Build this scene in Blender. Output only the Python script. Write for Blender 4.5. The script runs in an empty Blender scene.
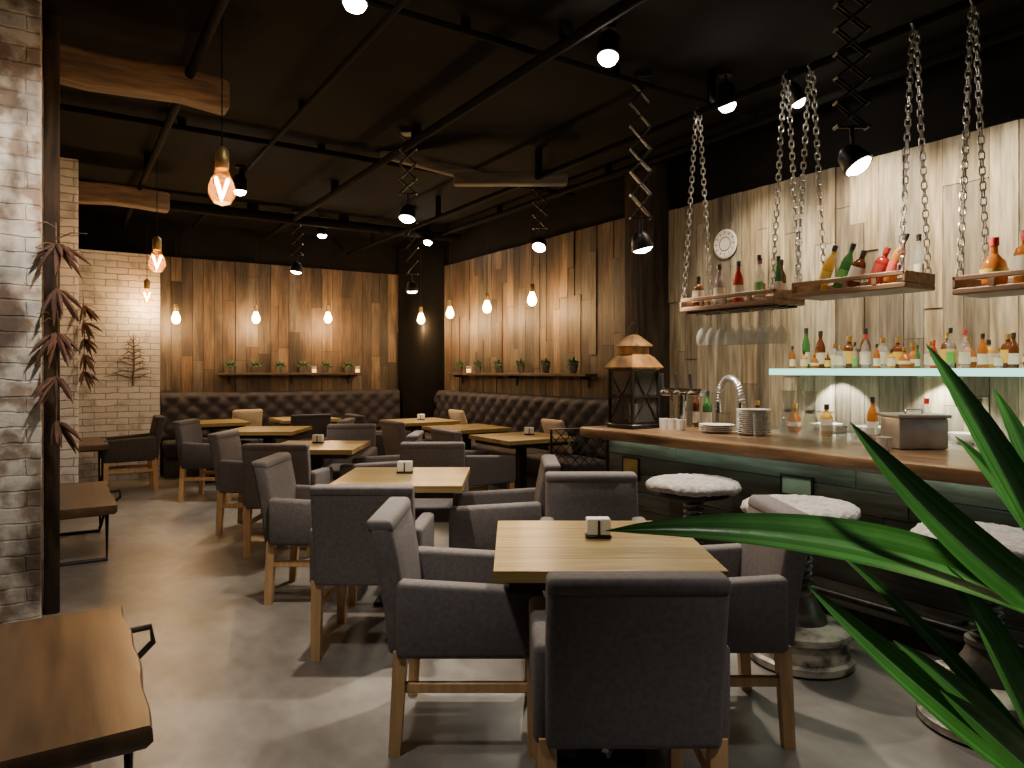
import bpy, bmesh, math, random
from mathutils import Vector, Matrix
R = random.Random(7)
scene = bpy.context.scene
C = scene.collection
PI = math.pi
F = 700.0; H = 1.4; HY = 370.0
TH = math.atan(452/700)
sn, cs = math.sin(TH), math.cos(TH)
def W(x, d, z=0.0): return Vector((cs*x+sn*d, -sn*x+cs*d, z))
def pz(px, py, z):
    d = F*(H-z)/(py-HY); return W((px-512)/F*d, d, z)
def pd(px, py, d): return W((px-512)/F*d, d, H-(py-HY)*d/F)
def pX(px, py, X):
    k = (px-512)/F; return pd(px, py, X/(cs*k+sn))
def pY(px, py, Y):
    k = (px-512)/F; return pd(px, py, Y/(cs-sn*k))

# ------------------------------------------------------------------ materials
def newmat(name):
    m = bpy.data.materials.new(name); m.use_nodes = True
    nt = m.node_tree; nt.nodes.clear()
    out = nt.nodes.new('ShaderNodeOutputMaterial')
    return m, nt, out
def N(nt, t, **kw):
    n = nt.nodes.new(t)
    for k, v in kw.items():
        if k in n.inputs: n.inputs[k].default_value = v
        else: setattr(n, k, v)
    return n
def rgba(c): return (c[0], c[1], c[2], 1)
def noise_fac(nt, sc, nscale, detail=5, lo=.35, hi=.65, coord='Object'):
    tc = N(nt, 'ShaderNodeTexCoord'); mp = N(nt, 'ShaderNodeMapping')
    mp.inputs['Scale'].default_value = sc
    nt.links.new(tc.outputs[coord], mp.inputs['Vector'])
    nz = N(nt, 'ShaderNodeTexNoise'); nz.inputs['Scale'].default_value = nscale; nz.inputs['Detail'].default_value = detail
    nt.links.new(mp.outputs['Vector'], nz.inputs['Vector'])
    mr = N(nt, 'ShaderNodeMapRange'); mr.inputs['From Min'].default_value = lo; mr.inputs['From Max'].default_value = hi
    nt.links.new(nz.outputs['Fac'], mr.inputs['Value'])
    return mr.outputs['Result'], nz.outputs['Fac']
def mixc(nt, fac, a, b, blend='MIX'):
    mx = N(nt, 'ShaderNodeMix', data_type='RGBA', blend_type=blend)
    for s, v in ((0, fac), (6, a), (7, b)):
        if isinstance(v, bpy.types.NodeSocket): nt.links.new(v, mx.inputs[s])
        else: mx.inputs[s].default_value = v if s == 0 else rgba(v)
    return mx.outputs[2]
def mat(name, c1, c2=None, rough=.5, metal=0, sc=(1, 1, 1), ns=6, bump=0, detail=5, dist=.01, lo=.35, hi=.65, fine=None, spec=.5):
    m, nt, out = newmat(name)
    b = N(nt, 'ShaderNodeBsdfPrincipled'); b.inputs['Roughness'].default_value = rough; b.inputs['Metallic'].default_value = metal
    b.inputs['Specular IOR Level'].default_value = spec
    if c2 is None: c2 = tuple(x*.8 for x in c1)
    f, raw = noise_fac(nt, sc, ns, detail, lo, hi)
    colr = mixc(nt, f, c1, c2)
    if fine:
        f2, raw2 = noise_fac(nt, fine[0], fine[1], 8, .35, .7)
        colr = mixc(nt, 1.0, colr, mixc(nt, f2, (1, 1, 1), (fine[2],)*3), 'MULTIPLY')
    nt.links.new(colr, b.inputs['Base Color'])
    if bump:
        bp = N(nt, 'ShaderNodeBump'); bp.inputs['Strength'].default_value = bump; bp.inputs['Distance'].default_value = dist
        nt.links.new(raw, bp.inputs['Height']); nt.links.new(bp.outputs['Normal'], b.inputs['Normal'])
    nt.links.new(b.outputs[0], out.inputs[0]); return m
def plank_mat(name, rough=.6, sc=(14, 14, 1.2), ns=3, dark=.45, stain=None, ssc=(3, 3, .7)):
    m, nt, out = newmat(name)
    b = N(nt, 'ShaderNodeBsdfPrincipled'); b.inputs['Roughness'].default_value = rough
    at = N(nt, 'ShaderNodeAttribute'); at.attribute_name = 'Col'
    f, raw = noise_fac(nt, sc, ns, 7, .3, .7)
    colr = mixc(nt, 1.0, at.outputs['Color'], mixc(nt, f, (1, 1, 1), (dark, dark, dark)), 'MULTIPLY')
    if stain:
        f2, _ = noise_fac(nt, ssc, 2.2, 9, .45, .68)
        colr = mixc(nt, 1.0, colr, mixc(nt, f2, (1, 1, 1), stain), 'MULTIPLY')
    nt.links.new(colr, b.inputs['Base Color'])
    bp = N(nt, 'ShaderNodeBump'); bp.inputs['Strength'].default_value = .35; bp.inputs['Distance'].default_value = .01
    nt.links.new(raw, bp.inputs['Height']); nt.links.new(bp.outputs['Normal'], b.inputs['Normal'])
    nt.links.new(b.outputs[0], out.inputs[0]); return m
def brick_mat(name, c1, c2, mortar, stain, lo=.45, hi=.6, bw=.25, rh=.08, nsc=5, second=None):
    m, nt, out = newmat(name)
    b = N(nt, 'ShaderNodeBsdfPrincipled'); b.inputs['Roughness'].default_value = .85
    uv = N(nt, 'ShaderNodeTexCoord')
    wn = N(nt, 'ShaderNodeTexNoise'); wn.inputs['Scale'].default_value = 9
    nt.links.new(uv.outputs['UV'], wn.inputs['Vector'])
    ad = N(nt, 'ShaderNodeVectorMath', operation='MULTIPLY_ADD'); ad.inputs[1].default_value = (.03, .03, 0)
    nt.links.new(wn.outputs['Color'], ad.inputs[0]); nt.links.new(uv.outputs['UV'], ad.inputs[2])
    br = N(nt, 'ShaderNodeTexBrick'); br.inputs['Scale'].default_value = 1; br.inputs['Brick Width'].default_value = bw
    br.inputs['Row Height'].default_value = rh; br.inputs['Mortar Size'].default_value = .007; br.inputs['Mortar Smooth'].default_value = .6
    br.inputs['Color1'].default_value = rgba(c1); br.inputs['Color2'].default_value = rgba(c2); br.inputs['Mortar'].default_value = rgba(mortar)
    nt.links.new(ad.outputs[0], br.inputs['Vector'])
    f, raw = noise_fac(nt, (1, 1, 1), nsc, 12, lo, hi)
    colr = mixc(nt, f, br.outputs['Color'], stain)
    if second:
        f3, _ = noise_fac(nt, (1, 1, .6), 2.6, 12, .5, .60); colr = mixc(nt, f3, colr, second)
    nt.links.new(colr, b.inputs['Base Color'])
    bp = N(nt, 'ShaderNodeBump'); bp.inputs['Strength'].default_value = .8; bp.inputs['Distance'].default_value = .012; bp.invert = True
    nt.links.new(br.outputs['Fac'], bp.inputs['Height'])
    bp2 = N(nt, 'ShaderNodeBump'); bp2.inputs['Strength'].default_value = .7; bp2.inputs['Distance'].default_value = .03
    nt.links.new(raw, bp2.inputs['Height']); nt.links.new(bp.outputs['Normal'], bp2.inputs['Normal'])
    nt.links.new(bp2.outputs['Normal'], b.inputs['Normal'])
    nt.links.new(b.outputs[0], out.inputs[0]); return m
def emit(name, col, s):
    m, nt, out = newmat(name)
    e = N(nt, 'ShaderNodeEmission'); e.inputs[0].default_value = rgba(col); e.inputs[1].default_value = s
    nt.links.new(e.outputs[0], out.inputs[0]); return m
def glass(name, col, tr=.6, rough=.06, tcol=None):
    m, nt, out = newmat(name)
    t = N(nt, 'ShaderNodeBsdfTransparent'); t.inputs[0].default_value = rgba(tcol if tcol else tuple(min(1, x**.5) for x in col))
    b = N(nt, 'ShaderNodeBsdfPrincipled'); b.inputs['Roughness'].default_value = rough; b.inputs['Base Color'].default_value = rgba(col)
    mx = N(nt, 'ShaderNodeMixShader'); mx.inputs[0].default_value = tr
    nt.links.new(b.outputs[0], mx.inputs[1]); nt.links.new(t.outputs[0], mx.inputs[2]); nt.links.new(mx.outputs[0], out.inputs[0]); return m

M = {}
M['floor'] = mat('floor_concrete', (.245, .229, .216), (.105, .097, .091), rough=.36, sc=(1.3, .8, 1), ns=1.5, bump=.05, detail=11, lo=.34, hi=.66, fine=((2.6, 1.6, 1), 5, .76))
M['black'] = mat('black_ceiling_paint', (.0036, .0033, .0032), (.006, .0054, .0052), rough=.9, ns=3, spec=.1)
M['darkwall'] = mat('dark_plaster', (.005, .0046, .0044), (.008, .0072, .0068), rough=.9, ns=4, bump=.2, spec=.15)
M['plank'] = plank_mat('reclaimed_planks', dark=.40, stain=(.36, .31, .27))
M['plank_pale'] = plank_mat('pale_weathered_planks', dark=.42, stain=(.40, .37, .31), ssc=(4, 4, .5))
M['brick_old'] = brick_mat('peeling_brick', (.38, .29, .225), (.28, .205, .155), (.25, .21, .18), (.72, .67, .60), .42, .54, .28, .085, 7, (.13, .095, .075))
M['brick_white'] = brick_mat('whitewashed_brick', (.78, .75, .71), (.66, .63, .59), (.36, .34, .31), (.40, .36, .32), .52, .7)
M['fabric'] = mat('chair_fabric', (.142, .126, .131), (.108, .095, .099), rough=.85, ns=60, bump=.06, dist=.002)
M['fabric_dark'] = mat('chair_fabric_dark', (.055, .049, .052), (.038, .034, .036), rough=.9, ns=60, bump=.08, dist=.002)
M['oak'] = mat('pale_oak_legs', (.58, .37, .18), (.45, .27, .13), rough=.5, sc=(9, 9, 1), ns=4)
M['board'] = plank_mat('oak_boards', rough=.3, sc=(1.2, 14, 14), ns=3, dark=.6)
M['slab'] = mat('live_edge_slab', (.12, .066, .03), (.048, .026, .013), rough=.3, sc=(7, .8, 6), ns=2.2, bump=.15, detail=9, lo=.3, hi=.7)
M['beam'] = mat('rough_timber', (.17, .105, .058), (.065, .038, .022), rough=.75, sc=(1, 9, 9), ns=3, bump=.5, detail=8)
M['greybeam'] = mat('grey_timber', (.16, .125, .095), (.075, .06, .045), rough=.8, sc=(1, 8, 8), ns=3, bump=.4)
M['char'] = mat('charred_timber', (.016, .013, .011), (.05, .033, .022), rough=.85, sc=(8, 8, 1), ns=3, bump=.5, spec=.2)
M['metal'] = mat('black_metal', (.014, .013, .013), (.03, .028, .026), rough=.4, metal=.7, ns=20)
M['pipe'] = mat('black_pipe_paint', (.004, .0037, .0036), (.006, .0056, .0054), rough=.85, ns=20, spec=.08)
M['leather'] = mat('tufted_leather', (.046, .041, .047), (.034, .030, .035), rough=.8, ns=8, spec=.25)
M['counter'] = mat('counter_wood', (.24, .14, .07), (.075, .044, .024), rough=.3, sc=(9, 1, 9), ns=2.5, bump=.15, detail=8)
M['barfront'] = plank_mat('bar_front_boards', rough=.38, sc=(14, 1.2, 14), ns=3, dark=.45, stain=(.45, .42, .38), ssc=(4, 1, 4))
M['chrome'] = mat('chrome', (.75, .74, .72), (.6, .6, .6), rough=.15, metal=1, ns=5)
M['steel'] = mat('brushed_steel', (.5, .49, .47), (.35, .34, .33), rough=.35, metal=.9, ns=12)
M['wornsteel'] = mat('worn_dark_steel', (.22, .20, .175), (.05, .045, .04), rough=.45, metal=.6, ns=9, bump=.3)
M['pail'] = mat('pale_steel', (.52, .53, .53), (.42, .43, .43), rough=.35, metal=.5, ns=12)
M['copper'] = mat('aged_copper', (.36, .185, .06), (.12, .065, .03), rough=.42, metal=.7, ns=9)
M['china'] = mat('white_china', (.75, .73, .69), (.65, .63, .59), rough=.25, ns=3)
M['paper'] = mat('white_paper', (.8, .78, .74), (.7, .68, .64), rough=.8, ns=10)
M['fur'] = mat('grey_sheepskin', (.40, .375, .365), (.26, .24, .235), rough=.95, ns=40, bump=.8, dist=.012)
M['leaf'] = plank_mat('plant_leaf', rough=.33, sc=(1, 1, 1), ns=9, dark=.65)
M['leaf_small'] = mat('succulent_leaf', (.045, .10, .03), (.02, .05, .015), rough=.6, ns=20)
M['soil'] = mat('potting_soil', (.02, .013, .008), rough=1, ns=40, bump=.6)
M['pot'] = mat('grey_pot', (.10, .09, .085), (.06, .055, .05), rough=.7, ns=14)
M['beige'] = mat('beige_cushion', (.52, .41, .29), (.42, .33, .23), rough=.9, ns=60, bump=.2)
M['pod'] = mat('dried_pods', (.115, .048, .028), (.055, .025, .016), rough=.7, ns=15)
M['twig'] = mat('dry_twig', (.18, .105, .055), (.09, .052, .03), rough=.8, ns=20, bump=.3)
M['drum'] = mat('weathered_drum', (.52, .47, .39), (.07, .06, .05), rough=.5, metal=.2, sc=(1, 1, 2), ns=7, bump=.3, detail=10, lo=.42, hi=.60)
M['tray'] = mat('tray_wood', (.22, .115, .052), (.10, .05, .024), rough=.6, sc=(8, 1, 8), ns=3, bump=.2)
M['ledgewood'] = mat('dark_ledge_wood', (.075, .045, .026), (.035, .022, .014), rough=.7, sc=(2, 8, 8), ns=3, bump=.2)
M['shelfglass'] = glass('shelf_glass', (.5, .8, .72), .4)
M['led'] = emit('led_strip', (.42, 1, .74), 2.2)
M['bulbglow'] = emit('warm_bulb_glow', (1, .56, .18), 60)
M['fila'] = emit('filament', (1, .50, .14), 130)
M['lens'] = emit('spot_lens', (1, .88, .7), 140)
M['candle'] = emit('candle_glow', (1, .55, .2), 5)
M['bulbglass'] = glass('bulb_glass', (1, .66, .3), .90, .03)
M['clear'] = glass('clear_glass', (.50, .52, .51), .78, .04, (.97, .98, .97))
M['pane'] = glass('lantern_pane', (.6, .58, .54), .95, .05)
M['amber'] = glass('amber_glass', (.42, .14, .025), .4)
M['green'] = glass('green_glass', (.06, .20, .06), .4)
M['brown'] = glass('brown_glass', (.12, .04, .016), .35)
M['red'] = glass('red_glass', (.42, .035, .025), .3)
M['gold'] = glass('golden_glass', (.60, .36, .06), .4)
M['capb'] = mat('bottle_cap_black', (.02, .02, .02), rough=.4)
M['capg'] = mat('bottle_cap_gold', (.6, .4, .12), rough=.3, metal=.8)
M['capr'] = mat('bottle_cap_red', (.5, .03, .03), rough=.4)
M['labelw'] = mat('cream_paper_label', (.58, .53, .43), rough=.7, ns=8)
M['labely'] = mat('yellow_paper_label', (.6, .42, .06), rough=.7, ns=8)
M['labelr'] = mat('red_paper_label', (.45, .05, .04), rough=.7, ns=8)
M['labelg'] = mat('green_paper_label', (.12, .36, .08), rough=.7, ns=8)
M['mint'] = mat('mint_card', (.30, .42, .35), rough=.6, ns=8)
M['brass'] = mat('dull_brass', (.45, .32, .12), (.3, .2, .07), rough=.4, metal=.6, ns=9)

# ------------------------------------------------------------------ mesh builder
class MB:
    def __init__(s): s.V = []; s.F = []; s.K = []
    def add(s, vs, fs, col=(1, 1, 1)):
        o = len(s.V); s.V += [Vector(v) for v in vs]
        for i, f in enumerate(fs): s.F.append([q+o for q in f]); s.K.append(col[i] if isinstance(col, list) else col)
        return s
    def box(s, x0, x1, y0, y1, z0, z1, col=(1, 1, 1), T=None):
        v = [Vector((x, y, z)) for z in (z0, z1) for y in (y0, y1) for x in (x0, x1)]
        if T: v = [T @ p for p in v]
        return s.add(v, [(0, 2, 3, 1), (4, 5, 7, 6), (0, 1, 5, 4), (2, 6, 7, 3), (0, 4, 6, 2), (1, 3, 7, 5)], col)
    def rbox(s, x0, x1, y0, y1, z0, z1, r=.02, seg=3, T=None, fn=None, cuts=0):
        bm = bmesh.new(); bmesh.ops.create_cube(bm, size=1)
        for v in bm.verts: v.co = Vector(((x0+x1)/2+v.co.x*(x1-x0), (y0+y1)/2+v.co.y*(y1-y0), (z0+z1)/2+v.co.z*(z1-z0)))
        bmesh.ops.bevel(bm, geom=bm.edges[:], offset=r, segments=seg, profile=.5, affect='EDGES', clamp_overlap=True)
        if cuts:
            es = [e for e in bm.edges if e.calc_length() > .12]
            bmesh.ops.subdivide_edges(bm, edges=es, cuts=cuts, use_grid_fill=True)
        bm.verts.index_update(); vs = []
        for v in bm.verts:
            p = v.co.copy()
            if fn: p = fn(p)
            if T: p = T @ p
            vs.append(p)
        fs = [[v.index for v in f.verts] for f in bm.faces]; bm.free()
        return s.add(vs, fs)
    def tube(s, pts, r, seg=8, closed=False, cap=True):
        pts = [Vector(p) for p in pts]; n = len(pts); rs = r if isinstance(r, (list, tuple)) else [r]*n
        t0 = (pts[1]-pts[0]).normalized(); a = Vector((0, 0, 1)) if abs(t0.z) < .9 else Vector((1, 0, 0))
        nv = t0.cross(a).normalized(); vs = []
        for i, p in enumerate(pts):
            if closed: t = (pts[(i+1) % n]-pts[i-1])
            else: t = pts[min(i+1, n-1)]-pts[max(i-1, 0)]
            t = t.normalized() if t.length > 1e-9 else t0
            nv = nv-t*nv.dot(t)
            nv = nv.normalized() if nv.length > 1e-6 else t.orthogonal().normalized()
            b = t.cross(nv)
            for k in range(seg):
                an = 2*PI*k/seg; vs.append(p+(nv*math.cos(an)+b*math.sin(an))*rs[i])
        fs = []
        for i in range(n if closed else n-1):
            j = (i+1) % n
            for k in range(seg): l = (k+1) % seg; fs.append((i*seg+k, i*seg+l, j*seg+l, j*seg+k))
        if cap and not closed: fs.append(list(range(seg))[::-1]); fs.append([(n-1)*seg+k for k in range(seg)])
        return s.add(vs, fs)
    def lathe(s, prof, seg=20, loc=(0, 0, 0), T=None, cap=True):
        loc = Vector(loc); vs = []
        for r, z in prof:
            for k in range(seg):
                a = 2*PI*k/seg; p = Vector((r*math.cos(a), r*math.sin(a), z))
                vs.append((T @ p if T else p)+loc)
        fs = []; n = len(prof)
        for i in range(n-1):
            for k in range(seg): l = (k+1) % seg; fs.append((i*seg+k, i*seg+l, (i+1)*seg+l, (i+1)*seg+k))
        if cap: fs.append(list(range(seg))[::-1]); fs.append([(n-1)*seg+k for k in range(seg)])
        return s.add(vs, fs)
    def build(s, name, m, parent=None, sharp=38, loc=None):
        me = bpy.data.meshes.new(name); me.from_pydata([tuple(v) for v in s.V], [], s.F)
        UV = []; CO = []
        for p in me.polygons:
            nx, ny, nz = (abs(q) for q in p.normal); k = s.K[p.index]
            for vi in p.vertices:
                co = s.V[vi]
                UV += (co.y, co.z) if nx >= ny and nx >= nz else ((co.x, co.z) if ny >= nz else (co.x, co.y))
                CO += (k[0], k[1], k[2], 1.0)
        me.uv_layers.new(name='UVMap'); me.uv_layers['UVMap'].data.foreach_set('uv', UV)
        me.color_attributes.new('Col', 'FLOAT_COLOR', 'CORNER'); me.color_attributes['Col'].data.foreach_set('color', CO)
        me.polygons.foreach_set('use_smooth', [True]*len(me.polygons))
        me.set_sharp_from_angle(angle=math.radians(sharp))
        me.materials.append(m if not isinstance(m, str) else M[m])
        o = bpy.data.objects.new(name, me); C.objects.link(o)
        if parent: o.parent = parent
        if loc is not None: o.location = loc
        return o
def tag(o, label, cat, group=None):
    o['label'] = label; o['category'] = cat
    if group: o['group'] = group
    return o
def thing(name, loc, rz, label, cat, group=None):
    o = bpy.data.objects.new(name, None); o.empty_display_size = .1; C.objects.link(o)
    o.location = loc; o.rotation_euler = (0, 0, rz); return tag(o, label, cat, group)
def dup(root, loc, rz, label, group=None):
    r = root.copy(); C.objects.link(r); r.location = loc; r.rotation_euler = (0, 0, rz); r['label'] = label
    if group: r['group'] = group
    for ch in root.children:
        k = ch.copy(); C.objects.link(k); k.parent = r
        for g in ch.children:
            q = g.copy(); C.objects.link(q); q.parent = k
    return r
def struct(o): o['kind'] = 'structure'; return o
def light(kind, loc, power, col=(1, .74, .44), size=.04, target=None, angle=75, blend=.7):
    l = bpy.data.lights.new('lamp_or_fill_light', kind); l.energy = power; l.color = col
    if kind in ('POINT', 'SPOT'): l.shadow_soft_size = size
    if kind == 'SPOT': l.spot_size = math.radians(angle); l.spot_blend = blend
    o = bpy.data.objects.new('lamp_or_fill_light', l); C.objects.link(o); o.location = loc
    if target is not None: o.rotation_euler = (Vector(target)-Vector(loc)).to_track_quat('-Z', 'Y').to_euler()
    return o
ORD = 'first second third fourth fifth sixth seventh eighth ninth tenth eleventh twelfth thirteenth fourteenth fifteenth sixteenth seventeenth eighteenth nineteenth twentieth twenty-first twenty-second twenty-third twenty-fourth twenty-fifth twenty-sixth twenty-seventh twenty-eighth'.split()

# ------------------------------------------------------------------ setting
CEIL = 3.45; XR = 5.0; YB = 10.6
struct(MB().box(-1.1, 5.2, -2.5, 10.8, -.1, 0).build('floor', 'floor'))
struct(MB().box(-1.1, 5.2, -2.5, 10.8, CEIL, CEIL+.1).build('ceiling', 'black'))
wr = struct(MB().box(XR, XR+.2, -2.5, 10.8, 0, CEIL).build('wall_right', 'darkwall'))
wb = struct(MB().box(-1.1, XR, YB, YB+.2, 0, CEIL).build('wall_back', 'darkwall'))
wl = struct(MB().box(-1.1, -.95, -2.5, YB, 0, CEIL).build('wall_left', 'darkwall'))
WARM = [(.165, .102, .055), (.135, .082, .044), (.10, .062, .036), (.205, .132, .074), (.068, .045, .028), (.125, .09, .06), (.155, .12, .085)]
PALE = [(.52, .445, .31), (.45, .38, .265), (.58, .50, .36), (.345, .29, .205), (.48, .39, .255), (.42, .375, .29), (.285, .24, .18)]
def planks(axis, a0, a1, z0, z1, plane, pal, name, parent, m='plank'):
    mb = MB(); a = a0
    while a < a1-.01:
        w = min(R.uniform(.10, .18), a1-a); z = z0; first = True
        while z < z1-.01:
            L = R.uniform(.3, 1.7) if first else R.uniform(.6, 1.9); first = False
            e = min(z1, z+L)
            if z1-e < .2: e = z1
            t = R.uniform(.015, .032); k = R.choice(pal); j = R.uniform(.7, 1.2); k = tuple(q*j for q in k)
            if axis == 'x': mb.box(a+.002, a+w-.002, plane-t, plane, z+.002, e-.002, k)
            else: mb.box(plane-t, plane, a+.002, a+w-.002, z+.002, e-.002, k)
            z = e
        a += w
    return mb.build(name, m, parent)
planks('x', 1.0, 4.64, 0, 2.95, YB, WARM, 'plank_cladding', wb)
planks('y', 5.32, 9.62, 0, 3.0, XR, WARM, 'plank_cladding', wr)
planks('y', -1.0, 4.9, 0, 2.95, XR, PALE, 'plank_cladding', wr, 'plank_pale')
struct(MB().rbox(4.62, 4.98, 9.62, 10.58, 0, CEIL, .02, 2).build('trim_1', 'darkwall'))
struct(MB().rbox(4.78, 4.998, 4.9, 5.32, 0, CEIL, .02, 2).build('trim_2', 'char'))
tag(MB().box(-.9, 1.1, 10.2, 10.58, 0, 2.9).build('brick_wall_section', 'brick_white'), 'whitewashed brick wall section at the far left end of room', 'brick wall')
def pillar(x0, x1, y0, y1, m, label):
    mb = MB().rbox(x0, x1, y0, y1, 0, CEIL, .015, 2)
    return tag(mb.build('brick_pillar', m), label, 'pillar')
pillar(-.93, -.085, 4.55, 5.25, 'brick_old', 'nearest brick pillar with peeling white paint, at the left edge')
pillar(-.93, .15, 8.0, 8.6, 'brick_white', 'whitewashed brick pillar past the second low slab table')
tag(MB().rbox(-.08, .0, 4.8, 5.0, 0, CEIL, .01, 2).build('timber_post', 'char'), 'dark charred timber post against the nearest brick pillar', 'post')
def beam(name, x0, x1, y, z0, z1, label, m='beam'):
    def fn(p):
        return p+Vector((0, .012*math.sin(p.x*9+y), .014*math.sin(p.x*7+2*y)))
    return tag(MB().rbox(x0, x1, y-.09, y+.09, z0, z1, .025, 2, fn=fn, cuts=6).build(name, m), label, 'beam')
beam('ceiling_beam', -.94, .95, 5.0, 3.14, 3.34, 'short rough timber beam above the nearest brick pillar')
beam('ceiling_beam', -.94, .98, 8.3, 3.1, 3.30, 'short rough timber beam above the farther whitewashed pillar')
fb = thing('forked_timber', W(0, 6.6, 0), -TH, 'forked grey timber strut hung under the black ceiling', 'beam')
MB().rbox(-.55, .52, -.06, .06, 3.14, 3.25, .02, 2).build('cross_beam', 'greybeam', fb)
MB().rbox(-.5, .5, -.05, .05, -.05, .05, .02, 2, T=Matrix.Translation((-.75, 0, 3.33)) @ Matrix.Rotation(.25, 4, 'Y')).build('diagonal_strut', 'greybeam', fb)
PIPES = [('y', .7, 3.3, .03, 'left black ceiling pipe running toward the back wall'), ('y', 1.55, 3.38, .02, 'thin black ceiling conduit above the table row'),
         ('y', 2.5, 3.32, .035, 'thick black ceiling pipe down the middle of room'),
         ('y', 3.75, 3.2, .025, 'black ceiling pipe carrying the hanging shelf chains'), ('y', 4.6, 3.34, .03, 'black ceiling pipe along the plank wall'),
         ('x', 3.6, 3.39, .02, 'nearest black crosswise ceiling pipe'), ('x', 6.3, 3.39, .025, 'black crosswise ceiling pipe in mid room'), ('x', 9.0, 3.32, .06, 'thick black duct across the far ceiling')]
for ax, p, z, r, lb in PIPES:
    t = thing('ceiling_pipe', (0, 0, 0), 0, lb, 'pipe')
    a, b = (0.2, 10.5) if ax == 'y' else (-.9, 4.9)
    pts = [(p, q, z) if ax == 'y' else (q, p, z) for q in (a, b)]
    MB().tube(pts, r, 10).build('pipe_run', 'pipe', t)
    for i in range(5):
        q = a+(b-a)*(i+.5)/5; u = Vector((p, q, z)) if ax == 'y' else Vector((q, p, z)); hr = r+.006
        MB().box(u.x-hr, u.x+hr, u.y-.012, u.y+.012, z-r*.3, CEIL+.002).build('bracket', 'pipe', t)

# ------------------------------------------------------------------ chairs
def make_chair(fab, label):
    t = thing('armchair', (0, 0, 0), 0, label, 'armchair', 'upholstered armchairs around the tables')
    def lean(p):
        k = max(0, p.z-.40); p.y -= .13*k+.10*k*k; return p
    MB().rbox(-.205, .205, -.2, .27, .37, .475, .025, 3).build('seat', fab, t)
    mb = MB().rbox(-.243, .243, -.283, -.195, .36, .850, .020, 3, fn=lean, cuts=3)
    mb.rbox(-.2435, .2435, -.287, -.192, .80, .854, .020, 4, fn=lean, cuts=2)
    mb.build('backrest', fab, t)
    for s in (-1, 1):
        a, b = sorted((s*.2, s*.276))
        def dip(p):
            if p.z > .5: p.z -= .03*max(0, p.y)/.27
            return p
        MB().rbox(a, b, -.25, .285, .355, .635, .022, 3, fn=dip).build('armrest', fab, t)
    for sx in (-1, 1):
        for sy in (-1, 1):
            x, y = sx*.236, (.248 if sy > 0 else -.235); o = .0 if sy > 0 else -.022
            v = []
            for z, h, dy in ((0, .021, o), (.38, .025, 0)):
                v += [(x-h, y-h+dy, z), (x+h, y-h+dy, z), (x+h, y+h+dy, z), (x-h, y+h+dy, z)]
            MB().add(v, [(3, 2, 1, 0), (4, 5, 6, 7), (0, 1, 5, 4), (1, 2, 6, 5), (2, 3, 7, 6), (3, 0, 4, 7)]).build('leg', 'oak', t)
        MB().rbox(sx*.236-.012, sx*.236+.012, -.24, .24, .225, .262, .004, 1).build('stretcher', 'oak', t)
    return t
FW, RT, LT, BK = -TH, -TH-PI/2, -TH+PI/2, -TH+PI
CH = [
 (.335, 2.19, FW, 'grey upholstered armchair nearest the camera with its back turned to us'),
 (-.17, 2.79, RT, 'grey armchair at the left side of the nearest table'),
 (.77, 2.84, LT, 'grey armchair at the right side of the nearest table, in front of the stools'),
 (.42, 3.42, BK, 'grey armchair behind the nearest table, facing the camera'),
 (-.71, 3.64, FW, 'grey armchair with its back to us at the second table'),
 (-1.20, 4.42, RT, 'grey armchair at the left side of the second table'),
 (-.08, 4.3, LT, 'grey armchair turned left at the right side of the second table'),
 (-.60, 4.98, BK, 'grey armchair behind the second table, facing the camera'),
 (-1.75, 5.50, FW, 'grey armchair with its back to us at the third table'),
 (-2.24, 6.2, RT, 'grey armchair at the left side of the third table'),
 (-1.16, 6.12, LT, 'grey armchair at the right side of the third table'),
 (-1.62, 6.76, BK, 'grey armchair behind the third table, facing the camera'),
 (-2.16, 7.8, LT, 'grey armchair at the right side of the fourth table'),
]
c0 = make_chair('fabric', 'x'); used = [False]
def put(proto, flag, loc, rz, label):
    if not flag[0]:
        flag[0] = True; proto.location = loc; proto.rotation_euler = (0, 0, rz); proto['label'] = label
    else: dup(proto, loc, rz, label)
for x, d, rz, lb in CH: put(c0, used, W(x, d), rz, lb)
put(c0, used, (3.28, 5.72, 0), -PI/2, 'grey armchair facing the bench at the table nearest the lantern')
put(c0, used, (3.3, 7.0, 0), -PI/2, 'grey armchair at the middle table along the right bench')
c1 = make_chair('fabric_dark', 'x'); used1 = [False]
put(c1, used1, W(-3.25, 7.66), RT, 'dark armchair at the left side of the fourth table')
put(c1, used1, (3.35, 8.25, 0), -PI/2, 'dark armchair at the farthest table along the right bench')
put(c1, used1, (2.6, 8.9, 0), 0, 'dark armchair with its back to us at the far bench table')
put(c1, used1, (.68, 9.3, 0), PI/2, 'dark chair at the small table before the whitewashed brick wall')

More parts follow.
